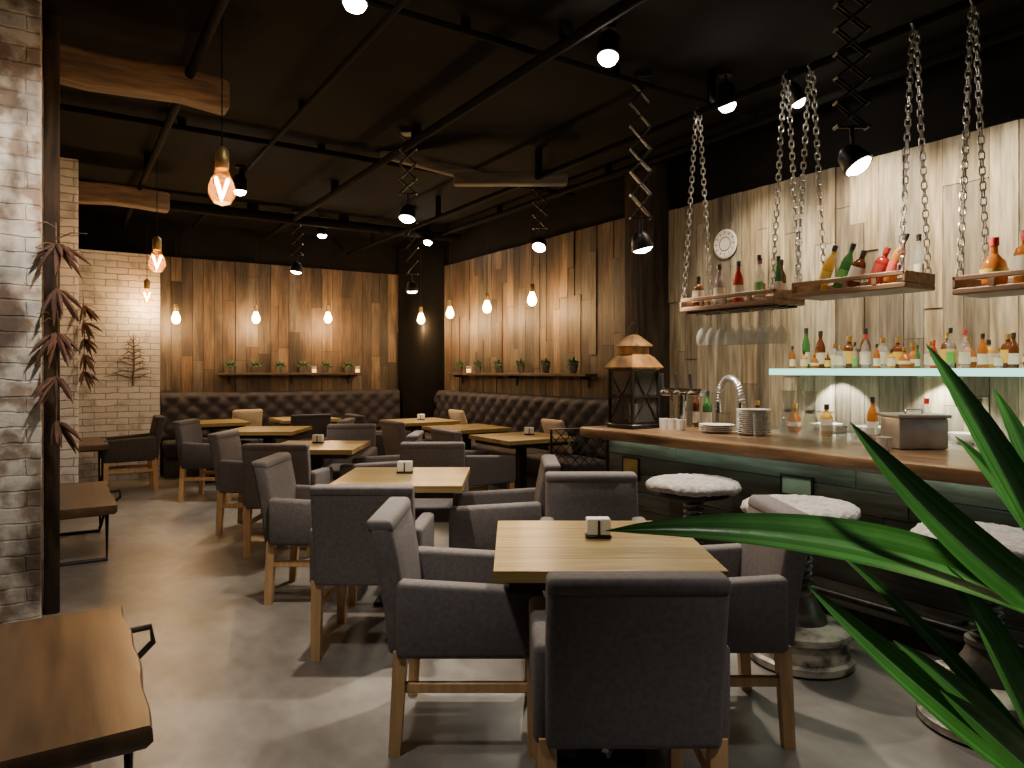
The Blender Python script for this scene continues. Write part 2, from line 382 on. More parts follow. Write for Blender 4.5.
# ------------------------------------------------------------------ tables
OAK = [(.38, .265, .10), (.32, .22, .08), (.43, .305, .125), (.29, .20, .07)]
def make_table():
    t = thing('dining_table', (0, 0, 0), 0, 'x', 'table', 'square oak dining tables')
    mb = MB(); n = 5; w = .76/n
    for i in range(n): mb.box(-.38, .38, -.38+i*w+.0012, -.38+(i+1)*w-.0012, .712, .75, R.choice(OAK))
    mb.build('tabletop', 'board', t)
    MB().box(-.33, .33, -.33, .33, .672, .711).build('top_frame', 'metal', t)
    MB().box(-.04, .04, -.04, .04, .02, .68).build('column', 'metal', t)
    MB().rbox(-.16, .16, -.16, .16, 0, .025, .006, 2).build('base_plate', 'metal', t)
    return t
t0 = make_table(); tu = [False]
TB = [(W(.32, 2.64), -TH, 'nearest square oak table, in front of the bar'), (W(-.66, 4.3), -TH, 'second square oak table in the diagonal row'),
      (W(-1.68, 6.07), -TH, 'third square oak table in the diagonal row'), (W(-2.7, 7.75), -TH, 'fourth square oak table in the diagonal row'),
      (Vector((3.82, 5.75, 0)), 0, 'oak table at the bench nearest the black lantern'), (Vector((3.9, 7.0, 0)), 0, 'middle oak table along the right tufted bench'),
      (Vector((3.92, 8.25, 0)), 0, 'farthest oak table along the right tufted bench'), (Vector((1.62, 9.48, 0)), 0, 'left oak table at the far tufted bench'),
      (Vector((2.78, 9.48, 0)), 0, 'right oak table at the far tufted bench')]
for p, rz, lb in TB: put(t0, tu, p, rz, lb)
def napkin(p, lb, first=[None]):
    if first[0] is None:
        t = thing('napkin_holder', p, -TH, lb, 'napkin holder', 'white napkin holders on the tables')
        MB().rbox(-.05, .05, -.03, .03, 0, .012, .004, 1).build('base', 'metal', t)
        MB().rbox(-.046, .046, -.026, .026, .012, .075, .004, 1).build('napkins', 'paper', t)
        for y in (-.03, .029): MB().box(-.004, .004, y-.001, y+.001, .01, .07).build('holder_wire', 'metal', t)
        first[0] = t
    else: dup(first[0], p, -TH, lb)
napkin(pz(598, 537, .7505), 'white napkin holder on the nearest table'); napkin(pz(405, 473, .7505), 'white napkin holder on the second table'); napkin(pz(318, 443, .7505), 'white napkin holder on the third table')
napkin(Vector((3.95, 5.8, .7505)), 'white napkin holder on the bench table nearest the lantern'); napkin(Vector((3.95, 8.3, .7505)), 'white napkin holder on the farthest right bench table')

# ------------------------------------------------------------------ low slab tables on the left
def slab(x0, x1, y0, y1, h, lb, seed, cross=True):
    t = thing('slab_table', ((x0+x1)/2, (y0+y1)/2, 0), 0, lb, 'low table', 'live-edge slab tables along the pillars')
    a, b = (x1-x0)/2, (y1-y0)/2; n = 26; top = []; rr = random.Random(seed); ph = [rr.uniform(0, 6) for _ in range(4)]
    for i in range(n+1):
        y = -b+2*b*i/n; top.append((a+.006*math.sin(5*y+ph[0])+.004*math.sin(17*y+ph[1]), y))
    for i in range(n+1):
        y = b-2*b*i/n; top.append((-a+.018*math.sin(5*y+ph[2]), y))
    m = len(top); v = []
    for z, k in ((h-.065, .965), (h-.045, 1.0), (h-.012, .995), (h, .982)): v += [(x*k, y*(.5+.5*k), z) for x, y in top]
    f = [[k for k in range(m)][::-1], [3*m+k for k in range(m)]]
    for l in range(3):
        for k in range(m): q = (k+1) % m; f.append((l*m+k, l*m+q, (l+1)*m+q, (l+1)*m+k))
    MB().add(v, f).build('slab_top', 'slab', t)
    for y in (-b+.12, b-.12):
        mb = MB(); r = .014
        mb.tube([(-a+.06, y, h-.07), (-a+.06, y, .012), (a-.06, y, .012), (a-.06, y, h-.07)], r, 8)
        mb.tube([(-a+.06, y, h-.075), (a-.06, y, h-.075)], r, 8)
        mb.build('leg_frame', 'metal', t)
    mb = MB(); mb.tube([(a-.08, b-.12, h-.08), (a+.09, b-.10, h-.08), (a+.095, b-.14, h-.13), (a-.02, b-.18, .2), (a-.06, b-.12, .03)], .013, 8)
    mb.build('side_brace', 'metal', t)
    if cross: MB().tube([(0, -b+.12, .012), (0, b-.12, .012)], .01, 8).build('stretcher_bar', 'metal', t)
    return t
slab(-.80, .225, 2.16, 3.34, .42, 'nearest low live-edge wood slab table, lower left corner', 3)
slab(-.45, .35, 5.82, 7.15, .42, 'low live-edge slab table past the nearest brick pillar', 5)
slab(-.35, .45, 8.75, 9.75, .6, 'small slab table in front of the whitewashed brick wall', 8)

# ------------------------------------------------------------------ tufted benches
def bench(loc, rz, L, lb):
    t = thing('tufted_bench', loc, rz, lb, 'bench')
    MB().box(0, L, -.56, -.02, 0, .26).build('base', 'fabric_dark', t)
    n = max(2, round(L/1.1))
    for i in range(n): MB().rbox(L*i/n+.003, L*(i+1)/n-.003, -.64, -.12, .262, .46, .035, 3).build('seat_cushion', 'leather', t)
    nu, nv = int(L/.03), 22; z0, z1 = .44, 1.09; v = []
    for j in range(nv+1):
        for i in range(nu+1):
            u, w = L*i/nu, (z1-z0)*j/nv; a, b = u/.26, (w+.05)/.22
            f = abs(math.sin(PI*(a+b))*math.sin(PI*(a-b)))**.45
            e = min(1, w/.05, (z1-z0-w)/.05); v.append((u, -.10-.05*f*e-.03*e, z0+w))
    f = [(j*(nu+1)+i, j*(nu+1)+i+1, (j+1)*(nu+1)+i+1, (j+1)*(nu+1)+i) for j in range(nv) for i in range(nu)]
    mb = MB().add(v, f); mb.box(0, L, -.10, -.02, z0, z1)
    mb.build('tufted_backrest', 'leather', t, sharp=180)
bench((1.14, 10.56, 0), 0, 3.44, 'dark tufted bench under the far plank wall')
bench((4.96, 9.6, 0), -PI/2, 4.1, 'dark tufted bench along the right plank wall')
def cushion(p, rz, lb, tilt=.35):
    def fn(q):
        e = max(abs(q.x), abs(q.z))/.2; q.y *= max(.25, 1-.75*e**3); return q
    mb = MB().rbox(-.2, .2, -.065, .065, -.2, .2, .03, 3, fn=fn, cuts=4, T=Matrix.Rotation(tilt, 4, 'X'))
    o = mb.build('cushion', 'beige', sharp=180); o.location = p; o.rotation_euler = (0, 0, rz)
    tag(o, lb, 'cushion', 'beige cushions on the bench')
cushion((4.66, 6.3, .66), -PI/2, 'beige cushion on the right bench nearest the lantern'); cushion((4.66, 8.55, .66), -PI/2, 'beige cushion on the right bench beside the dark corner')
cushion((2.2, 10.25, .66), 0, 'beige cushion on the far bench between two tables')

# ------------------------------------------------------------------ wall ledges with potted plants
def ledge(name_loc, L, axis, lb):
    t = thing('wall_ledge', name_loc, 0 if axis == 'x' else -PI/2, lb, 'ledge')
    MB().rbox(0, L, -.17, 0, -.035, 0, .006, 1).build('board', 'ledgewood', t)
    for q in (.15, L/2, L-.15):
        mb = MB(); mb.box(q-.012, q+.012, -.14, 0, -.06, -.036); mb.box(q-.012, q+.012, -.015, 0, -.16, -.036)
        mb.build('bracket', 'metal', t)
a = pY(218, 370, YB-.03); b = pY(358, 370, YB-.03); ZL = 1.36
ledge((a.x, YB-.035, ZL), b.x-a.x, 'x', 'wooden ledge of potted plants on the far plank wall')
g1 = pX(458, 370, XR-.03); g2 = pX(598, 370, XR-.03)
ledge((XR-.035, g1.y, ZL), g1.y-g2.y, 'y', 'wooden ledge of potted plants on the right plank wall')
def make_pot():
    t = thing('potted_succulent', (0, 0, 0), 0, 'x', 'potted plant', 'small potted plants on the wall ledges')
    MB().lathe([(.04, 0), (.055, .08), (.058, .08), (.058, .095), (.05, .095), (.049, .085), (.001, .084)], 14).build('pot', 'pot', t)
    mb = MB()
    for i in range(34):
        an = i*2.4; l = R.uniform(.06, .12); el = R.uniform(-.1, 1.2); d = Vector((math.cos(an)*math.cos(el), math.sin(an)*math.cos(el)*.7, math.sin(el)))
        b0 = Vector((0, 0, .09)); mb.tube([b0, b0+d*l*.5, b0+d*l+Vector((0, 0, -.01))], [.006, .019, .003], 5)
    mb.build('foliage', 'leaf_small', t); return t
pp = make_pot(); pu = [False]
Lb = b.x-a.x; Lr = g1.y-g2.y
for i in range(6): put(pp, pu, (a.x+Lb*(i+.4)/6, YB-.125, ZL+.001), 0, ORD[i]+' small potted plant from the left on the far wall ledge')
for i in range(6): put(pp, pu, (XR-.125, g1.y-Lr*(i+.4)/6, ZL+.001), PI/2, ORD[i]+' small potted plant from the left on the right wall ledge')
def jar(p, lb):
    t = thing('candle_jar', p, 0, lb, 'candle jar', 'glowing candle jars on the ledges')
    MB().lathe([(.04, 0), (.042, .1), (.036, .1), (.036, .008)], 14, cap=False).build('jar_glass', 'clear', t)
    MB().lathe([(.03, .004), (.03, .05), (.001, .055)], 12).build('candle', 'candle', t)
jar((a.x+Lb*3.9/6, YB-.12, ZL+.001), 'glowing candle jar in the middle of the far wall ledge'); jar((a.x+Lb*5.88/6, YB-.12, ZL+.001), 'glowing candle jar at right end of the far wall ledge')
jar((XR-.12, g1.y-Lr*.9/6, ZL+.001), 'glowing candle jar at left end of the right wall ledge')

# ------------------------------------------------------------------ bar
BX0, BX1, BY0, BY1, BZ = 3.3, 4.08, .2, 4.18, .97
bar = thing('bar_counter', (0, 0, 0), 0, 'long wooden bar counter with dark plank front', 'bar counter')
def wav(p):
    if p.x < BX0+.1: p.x += .012*math.sin(p.y*6)+.006*math.sin(p.y*17)
    return p
MB().rbox(BX0, BX1, BY0, BY1, BZ-.07, BZ, .012, 2, fn=wav, cuts=24).build('counter_top', 'counter', bar)
mb = MB(); TEAL = [(.07, .078, .068), (.09, .098, .084), (.05, .052, .046), (.10, .095, .078)]
z = .12
while z < .88:
    e = min(.9, z+.13); y = BY0+.04
    while y < BY1-.06:
        q = min(BY1-.05, y+R.uniform(.7, 1.4)); mb.box(3.56-R.uniform(0, .008), 3.6, y+.002, q-.002, z+.002, e-.002, R.choice(TEAL)); y = q
    z = e
mb.box(3.6, 4.0, BY1-.07, BY1-.05, .12, .9, TEAL[0])
mb.build('front_panel', 'barfront', bar)
MB().box(3.6, 4.0, BY0+.04, BY1-.08, .0, .899).build('carcass', 'metal', bar)
MB().box(3.62, 4.0, BY0+.05, BY1-.07, 0, .12).build('plinth', 'metal', bar)
MB().tube([(3.42, BY0+.1, .22), (3.42, BY1-.2, .22)], .02, 10).build('foot_rail', 'metal', bar)
for q in (.5, 1.6, 2.7, 3.8): MB().tube([(3.42, q, .22), (3.565, q, .22)], .012, 8).build('rail_bracket', 'metal', bar)
MB().box(3.49, 3.52, BY0+.1, BY1-.1, BZ-.082, BZ-.071).build('led_strip', emit('under_counter_led', (.72, 1, .76), 9), bar)
def plaque(px, py, w, h, m, lb):
    p = pX(px, py, 3.548); t = thing('wall_plaque', p, 0, lb, 'plaque')
    pl_ = MB().rbox(-.006, .003, -w/2, w/2, -h/2, h/2, .002, 1).build('plate', m, t)
    mb = MB()
    for u, v0, v1 in ((-w/2, -h/2, h/2), (w/2, -h/2, h/2)): mb.box(-.01, .004, u-.006, u+.006, v0-.006, v1+.006)
    for v in (-h/2, h/2): mb.box(-.01, .004, -w/2, w/2, v-.006, v+.006)
    mb.build('rim', 'metal', pl_)
plaque(631, 468, .17, .15, 'brass', 'small brass plaque on the bar front left of the stools')
plaque(797, 486, .2, .11, 'mint', 'pale mint card plaque on the bar front behind middle stool')

bc = thing('back_counter', (0, 0, 0), 0, 'low dark back counter under the glass wall shelf', 'counter')
MB().rbox(4.42, 4.96, .2, 4.0, .88, .93, .006, 1).build('worktop', 'steel', bc)
MB().box(4.46, 4.96, .24, 3.96, 0, .879).build('cabinet_body', 'metal', bc)
sh = thing('glass_wall_shelf', (0, 0, 0), 0, 'lit green glass shelf of bottles on bar wall', 'shelf')
ZS = 1.405
MB().rbox(4.66, 4.966, .25, 3.5, ZS-.02, ZS, .004, 1).build('glass_board', 'shelfglass', sh)
MB().box(4.648, 4.659, .25, 3.5, ZS-.042, ZS+.005).build('lit_edge', 'led', sh)
for q in (.6, 1.5, 2.4, 3.3): MB().box(4.73, 4.966, q-.012, q+.012, ZS-.05, ZS-.021).build('bracket', 'steel', sh)

# ------------------------------------------------------------------ bottles
PROF = {
 'tall': [(.034, 0), (.037, .01), (.037, .17), (.03, .20), (.014, .235), (.0135, .29), (.016, .292), (.016, .30)],
 'square': [(.042, 0), (.044, .008), (.044, .14), (.036, .165), (.015, .18), (.0145, .225), (.017, .227), (.017, .235)],
 'round': [(.03, 0), (.05, .02), (.055, .07), (.045, .12), (.016, .155), (.015, .215), (.019, .217), (.019, .225)],
 'slim': [(.026, 0), (.028, .01), (.028, .19), (.018, .23), (.012, .25), (.012, .30), (.014, .302), (.014, .31)]}
CACHE = {}
def bottle(p, shape, g, cap, lab, lb, group, rz=0, sc=1.0, tilt=None):
    key = (shape, g, cap, lab)
    if key not in CACHE:
        t = thing('bottle', (0, 0, 0), 0, lb, 'bottle', group); pr = PROF[shape]
        gb = MB().lathe(pr, 16).build('glass_body', g, t)
        top = pr[-1][1]; MB().lathe([(pr[-1][0]+.001, top-.035), (pr[-1][0]+.001, top+.004), (.001, top+.005)], 12).build('cap', cap, t)
        if lab:
            r = pr[2][0]+.0012; z0, z1 = (.04, .13) if shape != 'round' else (.05, .085)
            if shape == 'round': r = .0562
            MB().lathe([(r, z0), (r, z1)], 16, cap=False).build('paper_label', lab, gb)
        CACHE[key] = t
    else: t = dup(CACHE[key], p, rz, lb, group)
    t.location = p; t.rotation_euler = (0, 0, rz) if tilt is None else tilt; t.scale = (sc, sc, sc); return t
COLN = {'amber': 'amber', 'green': 'green', 'brown': 'brown', 'red': 'red', 'gold': 'golden', 'clear': 'clear'}
seq = [('tall', 'amber', 'capb', 'labelw'), ('square', 'brown', 'capg', 'labely'), ('slim', 'green', 'capb', 'labelw'), ('tall', 'clear', 'capr', 'labelw'), ('round', 'amber', 'capg', 'labelw'),
       ('tall', 'brown', 'capb', 'labelw'), ('slim', 'clear', 'capb', 'labelg'), ('square', 'gold', 'capb', 'labelw'), ('square', 'clear', 'capg', 'labelw'), ('tall', 'red', 'capr', 'labelw')]
y = 3.38; i = 0
while y > 1.2 and i < 28:
    s_ = seq[(i*7+i//5) % 10]
    bottle((4.77, y, ZS+.001), *s_, '%s glass bottle, %s from the left in front row on the lit wall shelf' % (COLN[s_[1]], ORD[i]), 'front row bottles on the lit wall shelf', R.uniform(0, 6), R.uniform(.5, .84))
    y -= R.uniform(.078, .11); i += 1
y = 3.34; i = 0
while y > 1.1 and i < 28:
    s_ = seq[(i*3+2+i//4) % 10]
    bottle((4.885, y, ZS+.001), *s_, '%s glass bottle, %s from the left in back row on the lit wall shelf' % (COLN[s_[1]], ORD[i]), 'back row bottles on the lit wall shelf', R.uniform(0, 6), R.uniform(.75, 1.02))
    y -= R.uniform(.10, .13); i += 1

# ------------------------------------------------------------------ hanging shelves
def chain(mb, p0, p1, link=.05, r=.0042):
    p0, p1 = Vector(p0), Vector(p1); D = p1-p0; n = max(2, int(D.length/(link*.74))); t = D.normalized(); a = t.orthogonal().normalized(); b = t.cross(a)
    for i in range(n):
        c = p0+D*(i+.5)/n; u = a if i % 2 else b; pts = []
        for k in range(10):
            an = 2*PI*k/10; w = link*.27*math.sin(an); q = link*.27*math.cos(an)+(link*.2 if math.cos(an) > 0 else -link*.2)
            pts.append(c+t*q+u*w)
        mb.tube(pts, r, 5, closed=True)
SHX = 3.75
def hshelf(y0, y1, zb, lb, w=.3):
    t = thing('hanging_shelf', (SHX, (y0+y1)/2, zb), 0, lb, 'hanging shelf', 'chain-hung tray shelves over the bar')
    h = abs(y1-y0)/2; a = w/2
    MB().rbox(-a, a, -h, h, 0, .03, .005, 1).build('tray_board', 'tray', t)
    mb = MB()
    for x in (-a, a-.018): mb.rbox(x, x+.018, -h, h, .065, .09, .004, 1)
    for y in (-h, h-.018): mb.rbox(-a, a, y, y+.018, .03, .09, .004, 1)
    for x in (-a, a-.018):
        for q in (-.5, 0, .5): mb.box(x, x+.016, q*h-.012, q*h+.012, .03, .066)
    mb.build('tray_rail', 'tray', t)
    for y in (-h+.03, h-.03):
        for x in (-a+.012, a-.012):
            mb = MB(); chain(mb, (x, y, .085), (x*.12, y, 3.19-zb)); mb.build('chain', 'steel', t)
        MB().tube([(0, y, 3.17-zb), (.035, y, 3.2-zb), (0, y, 3.235-zb), (-.035, y, 3.2-zb)], .006, 6, closed=True).build('hook', 'steel', t)
    return t
s1 = hshelf(2.67, 3.44, 1.80, 'left chain-hung wooden shelf with wine glasses hanging beneath')
hshelf(1.90, 2.56, 1.82, 'middle chain-hung wooden shelf with leaning bottles')
hshelf(1.0, 1.68, 1.76, 'right chain-hung wooden shelf at the edge of view')
for x in (-.09, 0, .09): MB().box(x-.012, x+.012, -.36, .36, -.014, .001).build('rack_rail', 'metal', s1)
def wineglass():
    t = thing('wine_glass', (0, 0, 0), 0, 'clear wine glass hanging upside down under the left hanging shelf', 'wine glass', 'wine glasses hanging under the left shelf')
    MB().lathe([(.034, 0), (.034, -.003), (.008, -.008), (.005, -.014)], 14).build('foot', 'clear', t)
    MB().tube([(0, 0, -.01), (0, 0, -.11)], .0055, 6).build('stem', 'clear', t)
    MB().lathe([(.005, -.105), (.022, -.122), (.037, -.16), (.034, -.215), (.032, -.22)], 16, cap=False).build('bowl', 'clear', t)
    return t
wg = wineglass(); wf = [False]
for i in range(7):
    for j in range(3):
        put(wg, wf, (3.66+.09*j, 2.80+i*.082, 1.7875), 0, 'clear wine glass hanging upside down under the left hanging shelf')
for i, y in enumerate([3.36, 3.27, 3.18, 3.10, 3.02, 2.94, 2.86, 2.78, 2.72]):
    s_ = [('square', 'brown', 'capb', 'labelw'), ('tall', 'brown', 'capr', 'labelw'), ('tall', 'clear', 'capb', 'labelw'), ('round', 'clear', 'capg', 'labelw'), ('tall', 'red', 'capb', 'labelw'), ('tall', 'clear', 'capr', 'labelr'), ('slim', 'clear', 'capb', 'labelg'), ('tall', 'brown', 'capb', 'labelw'), ('slim', 'green', 'capb', 'labelw')][i]
    bottle((3.75+(.06 if i % 2 else -.05), y, 1.8315), *s_, '%s glass bottle, %s from the left on the left hanging shelf' % (COLN[s_[1]], ORD[i]), 'bottles on the left hanging shelf', 0, R.uniform(.82, .98))
for i, (y, x, s_) in enumerate([(2.45, 3.72, ('tall', 'gold', 'capb', 'labely')), (2.36, 3.75, ('tall', 'green', 'capb', 'labelg')), (2.26, 3.72, ('square', 'brown', 'capb', 'labelw')), (2.14, 3.74, ('square', 'red', 'capr', 'labelr')), (2.04, 3.70, ('tall', 'amber', 'capb', 'labelr')), (1.955, 3.84, ('slim', 'clear', 'capb', 'labelw'))]):
    bottle((x, y, 1.868 if i < 5 else 1.8515), *s_, '%s glass bottle %s, %s from the left on the middle hanging shelf' % (COLN[s_[1]], 'leaning' if i < 5 else 'upright', ORD[i]), 'bottles on the middle hanging shelf', 0, .86, tilt=(.38 if i < 5 else 0, 0, 0))
for i, (y, s_) in enumerate([(1.56, ('round', 'amber', 'capr', 'labely')), (1.43, ('square', 'amber', 'capr', 'labelw')), (1.3, ('tall', 'gold', 'capb', 'labelw')), (1.18, ('tall', 'brown', 'capb', 'labelw'))]):
    bottle((3.75, y, 1.7915), *s_, '%s glass bottle, %s from the left on the right hanging shelf' % (COLN[s_[1]], ORD[i]), 'bottles on the right hanging shelf', 0, 1.05)

# ------------------------------------------------------------------ things on the counter
lp = Vector((3.6, 3.9, BZ+.001)); lt = thing('lantern', lp, 0, 'large black lantern with copper roof at the end of bar', 'lantern')
k = .15
MB().rbox(-k-.02, k+.02, -k-.02, k+.02, 0, .03, .006, 1).build('base', 'metal', lt)
mb = MB()
for x in (-k, k):
    for y in (-k, k): mb.box(x-.012, x+.012, y-.012, y+.012, .03, .42)
for z in (.04, .225, .41):
    for q in (-k, k):
        mb.box(-k, k, q-.008, q+.008, z-.008, z+.008); mb.box(q-.008, q+.008, -k, k, z-.008, z+.008)
for q in (-k, k):
    for (a1, b1) in (((-k, .04), (k, .41)), ((-k, .41), (k, .04))):
        mb.tube([(a1[0], q, a1[1]), (b1[0], q, b1[1])], .005, 6); mb.tube([(q, a1[0], a1[1]), (q, b1[0], b1[1])], .005, 6)
mb.build('frame', 'metal', lt)
for q in (-k+.003, k-.005):
    MB().box(-k+.01, k-.01, q, q+.002, .03, .42).build('glass_pane', 'pane', lt); MB().box(q, q+.002, -k+.01, k-.01, .03, .42).build('glass_pane', 'pane', lt)
def sq(prof):
    v = []; f = []
    for r, z in prof: v += [(-r, -r, z), (r, -r, z), (r, r, z), (-r, r, z)]
    for i in range(len(prof)-1):
        for q in range(4): l = (q+1) % 4; f.append((i*4+q, i*4+l, i*4+4+l, i*4+4+q))
    f.append((3, 2, 1, 0)); n = len(prof)*4-4; f.append((n, n+1, n+2, n+3)); return v, f
rf = MB().add(*sq([(.175, .42), (.185, .432), (.13, .50), (.095, .525), (.095, .575), (.12, .582), (.115, .592), (.05, .65), (.025, .665)])).build('roof', 'copper', lt, sharp=20)
MB().tube([(.045*math.sin(2*PI*i/16), 0, .71+.045*math.cos(2*PI*i/16)) for i in range(16)], .005, 6, closed=True).build('ring_handle', 'metal', rf)
MB().lathe([(.04, .031), (.04, .17), (.01, .172)], 14).build('candle', 'china', lt)
lt.scale = (.84, .84, 1.04)
tp = pz(702, 426, BZ); tp.x = 3.93
tt = thing('beer_tap', (tp.x, tp.y, BZ+.001), 0, 'chrome beer tap tower on the bar beside the lantern', 'beer tap')
MB().lathe([(.06, 0), (.06, .012), (.032, .02), (.03, .25)], 18).build('tower', 'chrome', tt)
MB().tube([(0, -.2, .26), (0, .2, .26)], .032, 14).build('cross_tube', 'chrome', tt)
for y in (-.14, 0, .14):
    sp = MB().tube([(-.02, y, .26), (-.08, y, .27), (-.11, y, .255), (-.115, y, .2)], .011, 8).build('spout', 'chrome', tt)
    MB().tube([(-.06, y, .27), (-.075, y, .40)], [.009, .014], 8).build('handle', 'capb', sp)
fp = pz(745, 430, BZ); ft = thing('spring_faucet', (4.02, fp.y-.05, BZ+.001), 0, 'chrome arched spring faucet behind the plates', 'faucet')
MB().lathe([(.03, 0), (.03, .02), (.016, .03), (.015, .2)], 14).build('post', 'chrome', ft)
pts = []
for i in range(240):
    u = i/239; an = u*PI; base = Vector((-.0, .1-.1*math.cos(an), .2+.17*math.sin(an))); r_ = .02; ph = u*2*PI*26
    nrm = Vector((0, -math.cos(an), math.sin(an))); pts.append(base+nrm*r_*math.cos(ph)+Vector((1, 0, 0))*r_*math.sin(ph))
MB().tube(pts, .0065, 5).build('spring', 'steel', ft)
MB().tube([(0, .2, .2), (0, .2, .12)], [.014, .022], 12).build('spray_head', 'chrome', ft)
def plates(y, n, r, lb, x=3.85):
    p = Vector((x, y, BZ+.001))
    for i in range(n):
        o = MB().lathe([(r*.55, 0), (r*.6, .004), (r, .018), (r, .021), (r*.6, .008), (.001, .007)], 24).build('plate', 'china')
        o.location = p+Vector((0, 0, i*.0125)); tag(o, lb, 'plate', lb)
yp = pz(768, 434, BZ).y
plates(yp, 13, .11, 'white dinner plate in the tall stack beside the carafes'); plates(yp+.25, 4, .12, 'white dinner plate in the low stack beside the faucet', 3.78)
def carafe(y, lb, h=.3):
    p = Vector((3.84, y, BZ+.001)); t = thing('glass_carafe', p, 0, lb, 'carafe', 'glass carafes on the bar')
    cb = MB().lathe([(.045, 0), (.055, .02), (.058, .08), (.03, .17), (.028, .2), (.042, h-.02), (.044, h), (.041, h), (.026, .2), (.027, .17), (.054, .08), (.05, .025), (.002, .012)], 20, cap=False).build('carafe_body', 'clear', t)
    MB().lathe([(.0305, .165), (.0305, .185)], 20, cap=False).build('neck_band', 'steel', cb)
yc = pz(789, 438, BZ).y-.02
carafe(yc, 'left clear glass carafe beside the plate stack'); carafe(yc-.15, 'right clear glass carafe beside the plate stack')
bk = thing('steel_container', (3.96, pz(930, 446, BZ).y, BZ+.001), -TH, 'boxy grey steel container with lid at right end of bar', 'container')
MB().rbox(-.135, .135, -.10, .10, 0, .17, .012, 2).build('container_body', 'pail', bk)
ld = MB().rbox(-.145, .145, -.11, .11, .17, .188, .005, 2).build('lid', 'pail', bk)
MB().tube([(-.045, 0, .187), (-.045, 0, .21), (.045, 0, .21), (.045, 0, .187)], .006, 8).build('lid_handle', 'chrome', ld)
def tumbler(y, x, lb, m='clear', h=.1, r=.035):
    o = MB().lathe([(r*.85, 0), (r, h), (r*.92, h), (r*.78, .01), (.001, .01)], 16, cap=False).build('tumbler', m); o.location = (x, y, BZ+.001)
    tag(o, lb, 'glass', 'glasses on the bar')
def py_(px): return pz(px, 440, BZ).y
tumbler(py_(850), 3.84, 'clear tumbler right of the carafes'); tumbler(py_(874), 3.86, 'second clear tumbler right of the carafes'); tumbler(py_(976), 3.7, 'cream cup beside the steel container', 'china', .07, .04)
for i, (px, x) in enumerate(((672, 3.8), (682, 3.9), (716, 3.78))):
    tumbler(py_(px), x, ['left tall glass beside the lantern', 'right tall glass beside the lantern', 'tall glass in front of the beer tap'][i], 'clear', .15, .032)
for i in range(3): tumbler(yc-.33-.08*i, 4.03, ORD[i]+' short glass from the left, in the row left of the steel container', 'clear', .085, .034)
for i in range(3):
    tumbler(yp+.52+.085*i, 3.72, ORD[i]+' upturned white cup from the right, between plates and lantern', 'china', .075, .036)
for i, (px, s_) in enumerate(((662, ('slim', 'brown', 'capb', 'labelw')), (690, ('tall', 'green', 'capb', 'labelw')))):
    q = pz(px, 430, BZ); bottle((4.03, q.y+.05, BZ+.001), *s_, ['brown bottle on the bar just right of the lantern', 'green bottle on the bar behind the beer tap'][i], 'bottles on the bar', 0, .9)
for i in range(9):
    y = 3.6-i*.32; p = (4.62+R.uniform(-.08, .08), y, .931)
    s_ = seq[(i*3+1) % 10]; bottle(p, *s_, '%s glass bottle, %s from the left on the back counter' % (COLN[s_[1]], ORD[i]), 'bottles on the back counter', 0, .95)
for i in range(4):
    o = MB().lathe([(.05, 0), (.06, .008), (.11, .07), (.105, .07), (.055, .014), (.001, .012)], 24, cap=False).build('bowl', 'china'); o.location = (4.82, 3.12-i*.32, .931)
    tag(o, ORD[i]+' white bowl from the left on the back counter', 'bowl', 'white bowls on the back counter')

wk = thing('lattice_rack', (3.5, 4.42, 0), -.3, 'black metal lattice rack at the left end of bar', 'rack')
mb = MB(); w, h = .24, .93
mb.tube([(-w, 0, .012), (-w, 0, h), (w, 0, h), (w, 0, .012)], .012, 8, closed=True); mb.build('frame', 'metal', wk)
mb = MB(); st = .08
for i in range(-13, 18):
    for sg in (1, -1):
        pts = []; c = i*st
        for zz in (max(0, min(h, (-w-c)*sg)), max(0, min(h, (w-c)*sg))):
            pts.append((max(-w, min(w, c+sg*zz)), 0, zz))
        if (Vector(pts[0])-Vector(pts[1])).length > .03 and abs(pts[0][0]-(c+sg*pts[0][2])) < .01 and abs(pts[1][0]-(c+sg*pts[1][2])) < .01: mb.tube(pts, .004, 5)
mb.build('lattice', 'metal', wk)
for x in (-w, w): MB().rbox(x-.015, x+.015, -.12, .12, 0, .02, .004, 1).build('foot', 'metal', wk)

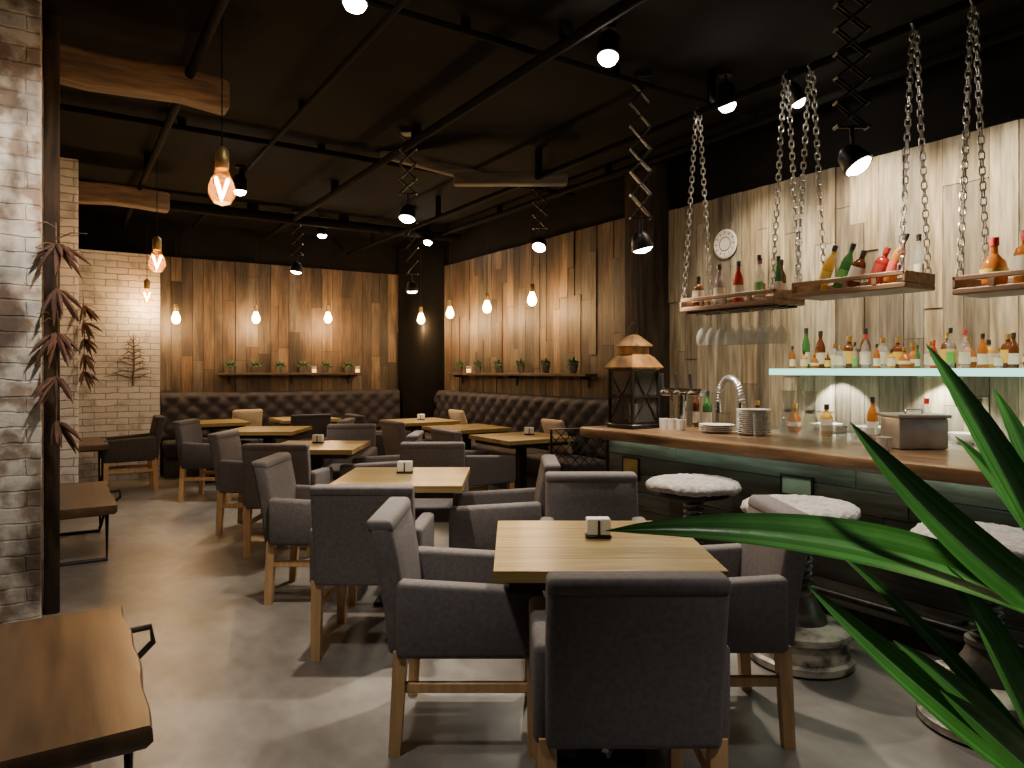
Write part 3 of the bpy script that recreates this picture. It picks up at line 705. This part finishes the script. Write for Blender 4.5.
# ------------------------------------------------------------------ bar stools
def make_stool():
    t = thing('bar_stool', (0, 0, 0), 0, 'x', 'bar stool', 'sheepskin-topped bar stools')
    MB().lathe([(.225, 0), (.242, .012), (.242, .04), (.222, .05), (.21, .13), (.226, .14), (.226, .168), (.195, .185), (.1, .20)], 36).build('drum_base', 'drum', t)
    MB().lathe([(.125, .194), (.115, .225), (.08, .28), (.066, .32), (.075, .325), (.075, .345), (.035, .35)], 24).build('hub', 'wornsteel', t)
    MB().tube([(0, 0, .32), (0, 0, .68)], .026, 14).build('pole', 'wornsteel', t)
    MB().tube([(.05*math.cos(i*.5), .05*math.sin(i*.5), .35+.31*i/110) for i in range(111)], .010, 6).build('spring_coil', 'wornsteel', t)
    mb = MB(); mb.lathe([(.09, .64), (.205, .672), (.21, .70), (.2, .712)], 28); mb.build('seat_plate', 'metal', t)
    rr = random.Random(4); v = []; f = []; ns = 72
    prof = [(.15, .708), (.235, .70), (.26, .708), (.268, .724), (.262, .742), (.245, .754), (.2, .761), (.15, .763), (.1, .763), (.05, .763), (.004, .763)]
    for i, (r, z) in enumerate(prof):
        for q in range(ns):
            a_ = 2*PI*q/ns; j = rr.uniform(-.005, .005) if 0 < i < 10 else 0
            wv = 1+.02*math.sin(3*a_+1)+.012*math.sin(7*a_); v.append(((r*wv+j)*math.cos(a_), (r*wv+j)*math.sin(a_), z+rr.uniform(-.004, .004)+(.005*math.sin(5*a_) if i < 5 else 0)))
    for i in range(len(prof)-1):
        for q in range(ns): l = (q+1) % ns; f.append((i*ns+q, i*ns+l, (i+1)*ns+l, (i+1)*ns+q))
    f.append([(len(prof)-1)*ns+q for q in range(ns)])
    MB().add(v, f).build('sheepskin_seat', 'fur', t, sharp=180); return t
so = make_stool(); sf = [False]
put(so, sf, (3.12, 2.87, 0), .4, 'sheepskin bar stool farthest from the camera, nearest the brass plaque'); put(so, sf, (3.01, 2.09, 0), 0, 'middle sheepskin bar stool on a weathered drum base'); put(so, sf, (3.06, 1.30, 0), 1.0, 'sheepskin bar stool behind the plant leaves at right')

wp = pX(726, 244, XR-.04); o = thing('wall_clock', wp, 0, 'round pale ornamental wall clock above left hanging shelf', 'clock')
T = Matrix.Rotation(-PI/2, 4, 'Y')
MB().lathe([(.125, -.002), (.13, .012), (.115, .02), (.1, .012), (.001, .012)], 30, T=T).build('face', 'china', o)
mb = MB()
for i in range(12):
    a_ = i*PI/6; mb.tube([(-.018, .085*math.cos(a_), .085*math.sin(a_)), (-.018, .11*math.cos(a_), .11*math.sin(a_))], .003, 5)
mb.tube([(-.016, .06*math.cos(i*PI/10), .06*math.sin(i*PI/10)) for i in range(20)], .003, 5, closed=True)
mb.build('face_ornament', 'pot', o)

# ------------------------------------------------------------------ lamps and added spots without fixtures
def pendant(p, lb, top=CEIL, sc=1.0, pw=8, group='edison bulb pendants', small=False):
    t = thing('pendant_bulb', p, 0, lb, 'pendant lamp', group)
    MB().tube([(0, 0, .10*sc), (0, 0, top-p[2])], .004, 6).build('cord', 'metal', t)
    MB().lathe([(.02*sc, .045*sc), (.024*sc, .05*sc), (.024*sc, .11*sc), (.012*sc, .125*sc)], 14).build('socket', 'brass', t)
    pr = [(.001, -.085), (.03, -.075), (.047, -.045), (.045, -.015), (.03, .02), (.02, .05)]
    if small: MB().lathe([(r*sc*.95, z*sc) for r, z in pr], 14).build('bulb', 'bulbglow', t)
    else:
        bb = MB().lathe([(r*sc, z*sc) for r, z in pr], 20, cap=False).build('bulb', 'bulbglass', t)
        pts = [(.02*sc*math.cos(i*PI/2.0), .02*sc*math.sin(i*PI/2.0), (-.06 if i % 2 else .01)*sc) for i in range(9)]
        MB().tube(pts, .006*sc, 6).build('filament', 'fila', bb)
    light('POINT', (p[0], p[1], p[2]-.13*sc), pw, (1, .60, .27), .03)
pendant(pd(222, 182, 4.0), 'nearest edison bulb pendant, upper left', sc=1.6, pw=22)
pendant(pd(157, 258, 6.5), 'second edison bulb pendant along the pillars', sc=1.6, pw=22)
pendant(pd(147, 294, 8.9), 'third edison bulb pendant before the whitewashed brick', sc=1.5, pw=20)
for i, px in enumerate((176, 256, 328)):
    p = pY(px, 316, 10.27); pendant(p, ['left', 'middle', 'right'][i]+' warm bulb hanging before the far plank wall', sc=1.25, pw=30, small=True, group='warm bulbs before the plank walls')
for i, (px, py) in enumerate(((421, 317), (450, 311), (487, 305), (532, 297))):
    p = pX(px, py, 4.56 if i == 0 else 4.67); pendant(p, ORD[i]+' warm bulb from the corner before the right plank wall', sc=1.25, pw=30, small=True, group='warm bulbs before the plank walls')
def can(px, py, z, lb, tgt=None, pw=70, ang=64, col=(1, .86, .66), sc=1.0):
    p = pz(px, py, z); t = thing('ceiling_spotlight', p, 0, lb, 'spotlight', 'black ceiling spotlights')
    tg = Vector(tgt) if tgt else Vector((p.x, p.y, 0)); d = (tg-p).normalized(); T = d.to_track_quat('-Z', 'Y').to_matrix().to_4x4()
    hd = MB().lathe([(.05*sc, -.002), (.052*sc, .0), (.052*sc, .1*sc), (.035*sc, .125*sc), (.012, .13*sc)], 18, T=T).build('head', 'metal', t)
    MB().lathe([(.047*sc, -.006), (.036*sc, -.03), (.015*sc, -.042), (.001, -.044)], 18, T=T, cap=False).build('lens', 'lens', hd)
    q = -d*.1*sc; MB().tube([q, (q.x, q.y, CEIL-p.z)], .01, 8).build('stem', 'metal', t)
    MB().lathe([(.045, CEIL-p.z-.02), (.045, CEIL-p.z)], 14, loc=(q.x, q.y, 0)).build('ceiling_plate', 'metal', t)
    light('SPOT', p+d*.06, pw, col, .04, tg, ang, .8)
can(608, 57, 3.25, 'bright ceiling spotlight above the nearest table', W(.3, 3.1), 390, sc=1.3, ang=70)
can(355, 3, 3.25, 'ceiling spotlight at the top edge of view', W(-.9, 3.3), 380, sc=1.25, ang=66)
can(727, 105, 3.22, 'ceiling spotlight above the bar beside the chains', (3.6, 2.8, .9), 240, sc=1.25, ang=80)
can(798, 101, 3.25, 'warm ceiling spotlight between hanging shelf chains', (5, 2.7, 1.9), 200, col=(1, .78, .52), ang=90)
can(322, 235, 3.2, 'small ceiling spotlight left of the far pipes', None, 230, sc=1.25, ang=52)
can(428, 242, 3.2, 'small ceiling spotlight near the dark corner', (3.4, 8.3, 0), 170, sc=1.25, ang=48)
can(545, 225, 3.2, 'small ceiling spotlight above right bench', (4.0, 6.3, .4), 150, sc=1.25, ang=46)
can(240, 191, 3.2, 'ceiling spotlight beside the nearest edison bulb', None, 320, sc=1.25, ang=60)
def scissor(px, X, zb, n, lb, tgt, pw=90, ang=80, d=None, hw=.07):
    if d: p = W((px-512)/F*d, d, zb)
    else:
        p = pX(px, 370, X); p.z = zb
    t = thing('scissor_lamp', p, -TH, lb, 'scissor lamp', 'black scissor-arm ceiling lamps')
    top = CEIL-zb; MB().rbox(-.06, .06, -.06, .06, top-.03, top, .005, 1).build('ceiling_plate', 'metal', t)
    mb = MB(); z0 = .16; hh = (top-.03-z0)/n
    for i in range(n):
        za, zc = z0+i*hh, z0+(i+1)*hh
        for y in (-.014, .014): mb.tube([(-hw, y, za), (hw, y, zc)], .0075, 6); mb.tube([(hw, y+.006, za), (-hw, y+.006, zc)], .0075, 6)
        for x in (-hw, 0, hw): mb.tube([(x, -.025, za if x else (za+zc)/2), (x, .03, za if x else (za+zc)/2)], .009, 6)
    mb.build('scissor_arm', 'metal', t)
    MB().tube([(0, 0, .17), (0, 0, .05)], .012, 8).tube([(-hw, 0, .16), (hw, 0, .16)], .008, 6).build('yoke', 'metal', t)
    tg = Vector(tgt); dr = (tg-p).normalized(); dl = Matrix.Rotation(TH, 3, 'Z') @ dr; T = dl.to_track_quat('-Z', 'Y').to_matrix().to_4x4()
    hd = MB().lathe([(.078, -.06), (.08, -.055), (.06, .03), (.035, .06), (.01, .065)], 20, T=T).build('lamp_head', 'metal', t)
    MB().lathe([(.066, -.061), (.04, -.08), (.001, -.088)], 20, T=T, cap=False).build('lens', 'lens', hd)
    light('SPOT', p+dr*.11, pw, (1, .86, .66), .05, tg, ang, .8)
scissor(852, 3.45, 2.50, 6, 'black scissor-arm lamp above bar between the hanging shelves', (3.75, 1.1, .9), 110, 95, hw=.08)
scissor(641, 3.4, 2.30, 6, 'black scissor-arm lamp above the lantern', (3.75, 3.5, .9), 160)
scissor(540, 0, 2.72, 4, 'black scissor-arm lamp above the second table', W(-.4, 5.4), 230, 58, d=7.3)
scissor(408, 0, 2.75, 4, 'black scissor-arm lamp in the middle of room', W(-1.2, 5.3), 260, 58, d=6.0)
scissor(297, 0, 2.72, 4, 'far black scissor-arm lamp before the plank wall', (2.2, 9.3, .5), 110, 50, d=9.0)
scissor(412, 0, 2.45, 5, 'black scissor-arm lamp beside the dark corner', (3.9, 8.3, .7), 110, 50, d=8.8)
light('SPOT', (4.3, 1.0, 3.2), 240, (1, .85, .61), .06, (5, .9, 1.6), 100, .9)
light('SPOT', (4.2, 2.0, 3.2), 200, (1, .85, .61), .06, (5, 2.0, 1.8), 90, .9)
light('SPOT', (4.25, 3.6, 3.1), 120, (1, .81, .55), .06, (5, 3.8, 1.7), 90, .9)
light('SPOT', W(-.9, 1.6, 3.3), 160, (1, .90, .75), .08, W(-.7, 2.5, 0), 64, .9)  # added fill spot without a fixture, brightens near-left floor and slab table
light('SPOT', W(1.3, .7, 3.3), 230, (1, .92, .8), .08, W(1.0, 1.1, .8), 46, .9)  # made-up spot above the view, put in to light the plant leaves
light('SPOT', W(1.1, 2.2, 3.35), 100, (1, .90, .76), .08, (2.9, 1.95, 0), 44, .9)  # extra spot with no lamp body, lifts the middle stool's base
light('SPOT', (.4, 3.2, 3.35), 190, (1, .90, .76), .06, (-.15, 4.55, 1.9), 66, .9)  # unseen spot added to brighten the nearest brick pillar
for y in (.85, 1.6, 2.35, 3.1): light('SPOT', (4.82, y, ZS-.05), 34, (1, .97, .78), .02, (4.96, y, .98), 96, .2)
for y in (6.0, 7.1, 8.2, 9.2): light('SPOT', (4.5, y, 2.5), 6, (1, .64, .32), .05, (4.97, y, 1.1), 75, .9)  # added low wash over the right planks, no fixtures modelled
for x in (1.5, 2.4, 3.3, 4.2): light('SPOT', (x, 10.1, 2.5), 6, (1, .64, .32), .05, (x, 10.56, 1.1), 75, .9)  # same kind of added wash for the far planks, fixtureless

# ------------------------------------------------------------------ dried garlands and twig tree
def garland(p, L, lb, seed, lo=-2.9, hi=.5, big=1.0):
    rr = random.Random(seed); t = thing('dried_garland', p, 0, lb, 'garland', 'dried pod garlands on the pillars')
    MB().tube([(0, 0, 0), (.01, -.01, -L*.5), (0, 0, -L)], .005, 6).build('stem', 'twig', t)
    for cl in range(5):
        mb = MB(); c = (cl+.5)/5; b0 = Vector((.004, -.004, -L*c))
        for i in range(10):
            an = rr.uniform(lo, hi); l = rr.uniform(.09, .18)*big; d = Vector((math.cos(an)*.8, math.sin(an)*.6, -rr.uniform(.15, 1.2))).normalized()
            mb.tube([b0, b0+d*l*.3, b0+d*l*.7+Vector((0, 0, -.02)), b0+d*l+Vector((0, 0, -.05))], [.006, .014, .012, .002], 6)
        mb.build('pod_cluster', 'pod', t)
    for i in range(8):
        z = -L*rr.uniform(0.02, .6); an = rr.uniform(lo, hi); d = Vector((math.cos(an), math.sin(an)*.6, rr.uniform(-.3, .6))).normalized(); l = rr.uniform(.08, .17)
        MB().tube([(0, 0, z), Vector((0, 0, z))+d*l*.5+Vector((0, 0, .02)), Vector((0, 0, z))+d*l], [.005, .0035, .002], 5).build('twig', 'twig', t)
garland((-.02, 4.53, 2.2), 1.2, 'dark dried pod garland hanging on the corner of nearest brick pillar', 2)
garland((.19, 7.97, 2.1), .8, 'dried pod garland hanging on the whitewashed brick pillar', 6, -2.2, 1.0)
tp = pY(133, 382, 10.19); t = thing('twig_tree', (tp.x, 10.19, tp.z), 0, 'flat twig tree ornament on the whitewashed brick wall', 'ornament')
MB().tube([(0, 0, -.05), (.015, 0, .3), (.005, 0, .62)], [.012, .009, .004], 6).build('trunk', 'twig', t)
for i in range(7):
    w = .29*(1-i/7.5); z = .05+i*.08
    for s in (-1, 1):
        w2 = w*R.uniform(.7, 1.1); dz = R.uniform(-.03, .05); mb = MB()
        mb.tube([(0, 0, z), (s*w2*.5, -.015, z+.03+dz*.5), (s*w2, 0, z+dz)], [.009, .007, .003], 5)
        mb.tube([(s*w2*.5, -.015, z+.03+dz*.5), (s*w2*.75, -.02, z+.07+dz)], [.005, .002], 5)
        mb.build('branch', 'twig', t)

# ------------------------------------------------------------------ foreground plant
cr = pd(1095, 640, 1.12)
pl = thing('potted_dracaena', (cr.x, cr.y, 0), 0, 'large green plant with long blade leaves at lower right', 'plant')
def loc(p): return Vector((p.x-cr.x, p.y-cr.y, p.z))
MB().lathe([(.13, 0), (.16, .02), (.19, .34), (.2, .34), (.2, .37), (.18, .37), (.175, .33), (.001, .325)], 28).build('pot', 'pot', pl)
MB().lathe([(.174, .331), (.1, .34), (.001, .342)], 20).build('soil', 'soil', pl)
MB().tube([(0, 0, .3), (.015, .01, .6), (0, 0, cr.z+.05)], [.03, .026, .022], 10).build('trunk', 'twig', pl)
def leaf(pts, wd, face=.6, br=1.0):
    P = [loc(pd(*q)) for q in pts]; n = 20; v = []; f = []; kc = []; m = 12
    strip = [R.choice([(.07, .27, .045), (.055, .23, .035), (.045, .19, .028), (.09, .31, .06), (.05, .21, .03)]) for _ in range(m)]
    strip[m//2] = strip[m//2-1] = (.11, .33, .08)
    def bez(t):
        a_, b_, c_ = P; return a_*(1-t)**2+b_*2*t*(1-t)+c_*t*t
    for i in range(n+1):
        t = i/n; p = bez(t); tg = (bez(min(1, t+.01))-bez(max(0, t-.01))).normalized()
        up = Vector((-sn*face, -cs*face, 1-face)); sd = tg.cross(up).normalized(); nm = sd.cross(tg).normalized()
        w = wd*.5*(math.sin(PI*min(1, .12+.88*t**.85))**.8 if t < 1 else 0.001)+.0005
        for q in range(m+1):
            u = -1+2*q/m; v.append(p+sd*u*w+nm*(.35*abs(u)**1.3)*w)
    for i in range(n):
        for q in range(m): f.append((i*(m+1)+q, i*(m+1)+q+1, (i+1)*(m+1)+q+1, (i+1)*(m+1)+q)); kc.append(tuple(x*br for x in strip[q]))
    MB().add(v, f, kc).build('leaf', 'leaf', pl, sharp=180)
B1 = (1095, 640, 1.12); B2 = (1075, 810, 1.1)
LV = [([B1, (900, 515, 1.0), (605, 531, .95)], .082, .5, 1), ([B1, (960, 560, 1.0), (850, 422, 1.0)], .066, .8, 1.2), ([B1, (1010, 470, 1.0), (926, 344, 1.05)], .058, .8, 1.2),
      ([B2, (930, 700, .95), (808, 586, .95)], .05, .75, 1.3), ([B2, (950, 640, 1.0), (822, 538, 1.1)], .026, .7, .6), ([B1, (1040, 480, 1.1), (993, 388, 1.15)], .052, .78, 1.2),
      ([B1, (1040, 520, 1.05), (955, 436, 1.1)], .046, .7, 1), ([B2, (980, 700, .9), (893, 640, .9)], .036, .7, .9), ([B2, (1010, 640, 1.0), (938, 560, 1.05)], .05, .7, 1),
      ([B2, (1020, 690, .95), (975, 620, .95)], .05, .7, 1.3), ([B1, (1120, 500, 1.1), (1150, 400, 1.1)], .055, .7, 1),
      ([B1, (1180, 600, 1.2), (1260, 620, 1.3)], .055, .7, 1), ([B2, (1000, 740, .9), (940, 690, .88)], .042, .7, 1.2)]
for pts, wd, fc, br_ in LV: leaf(pts, wd, fc, br_)

# ------------------------------------------------------------------ world and camera
w = bpy.data.worlds.new('World'); scene.world = w; w.use_nodes = True
bg = w.node_tree.nodes['Background']; bg.inputs[0].default_value = (.77, .73, .71, 1); bg.inputs[1].default_value = .13
cam = bpy.data.cameras.new('Camera'); co = bpy.data.objects.new('Camera', cam); C.objects.link(co)
cam.sensor_width = 36; cam.lens = 36*F/1024; cam.shift_y = -14/1024; cam.clip_start = .02
co.location = (0, 0, H); co.rotation_euler = (PI/2, 0, -TH); scene.camera = co
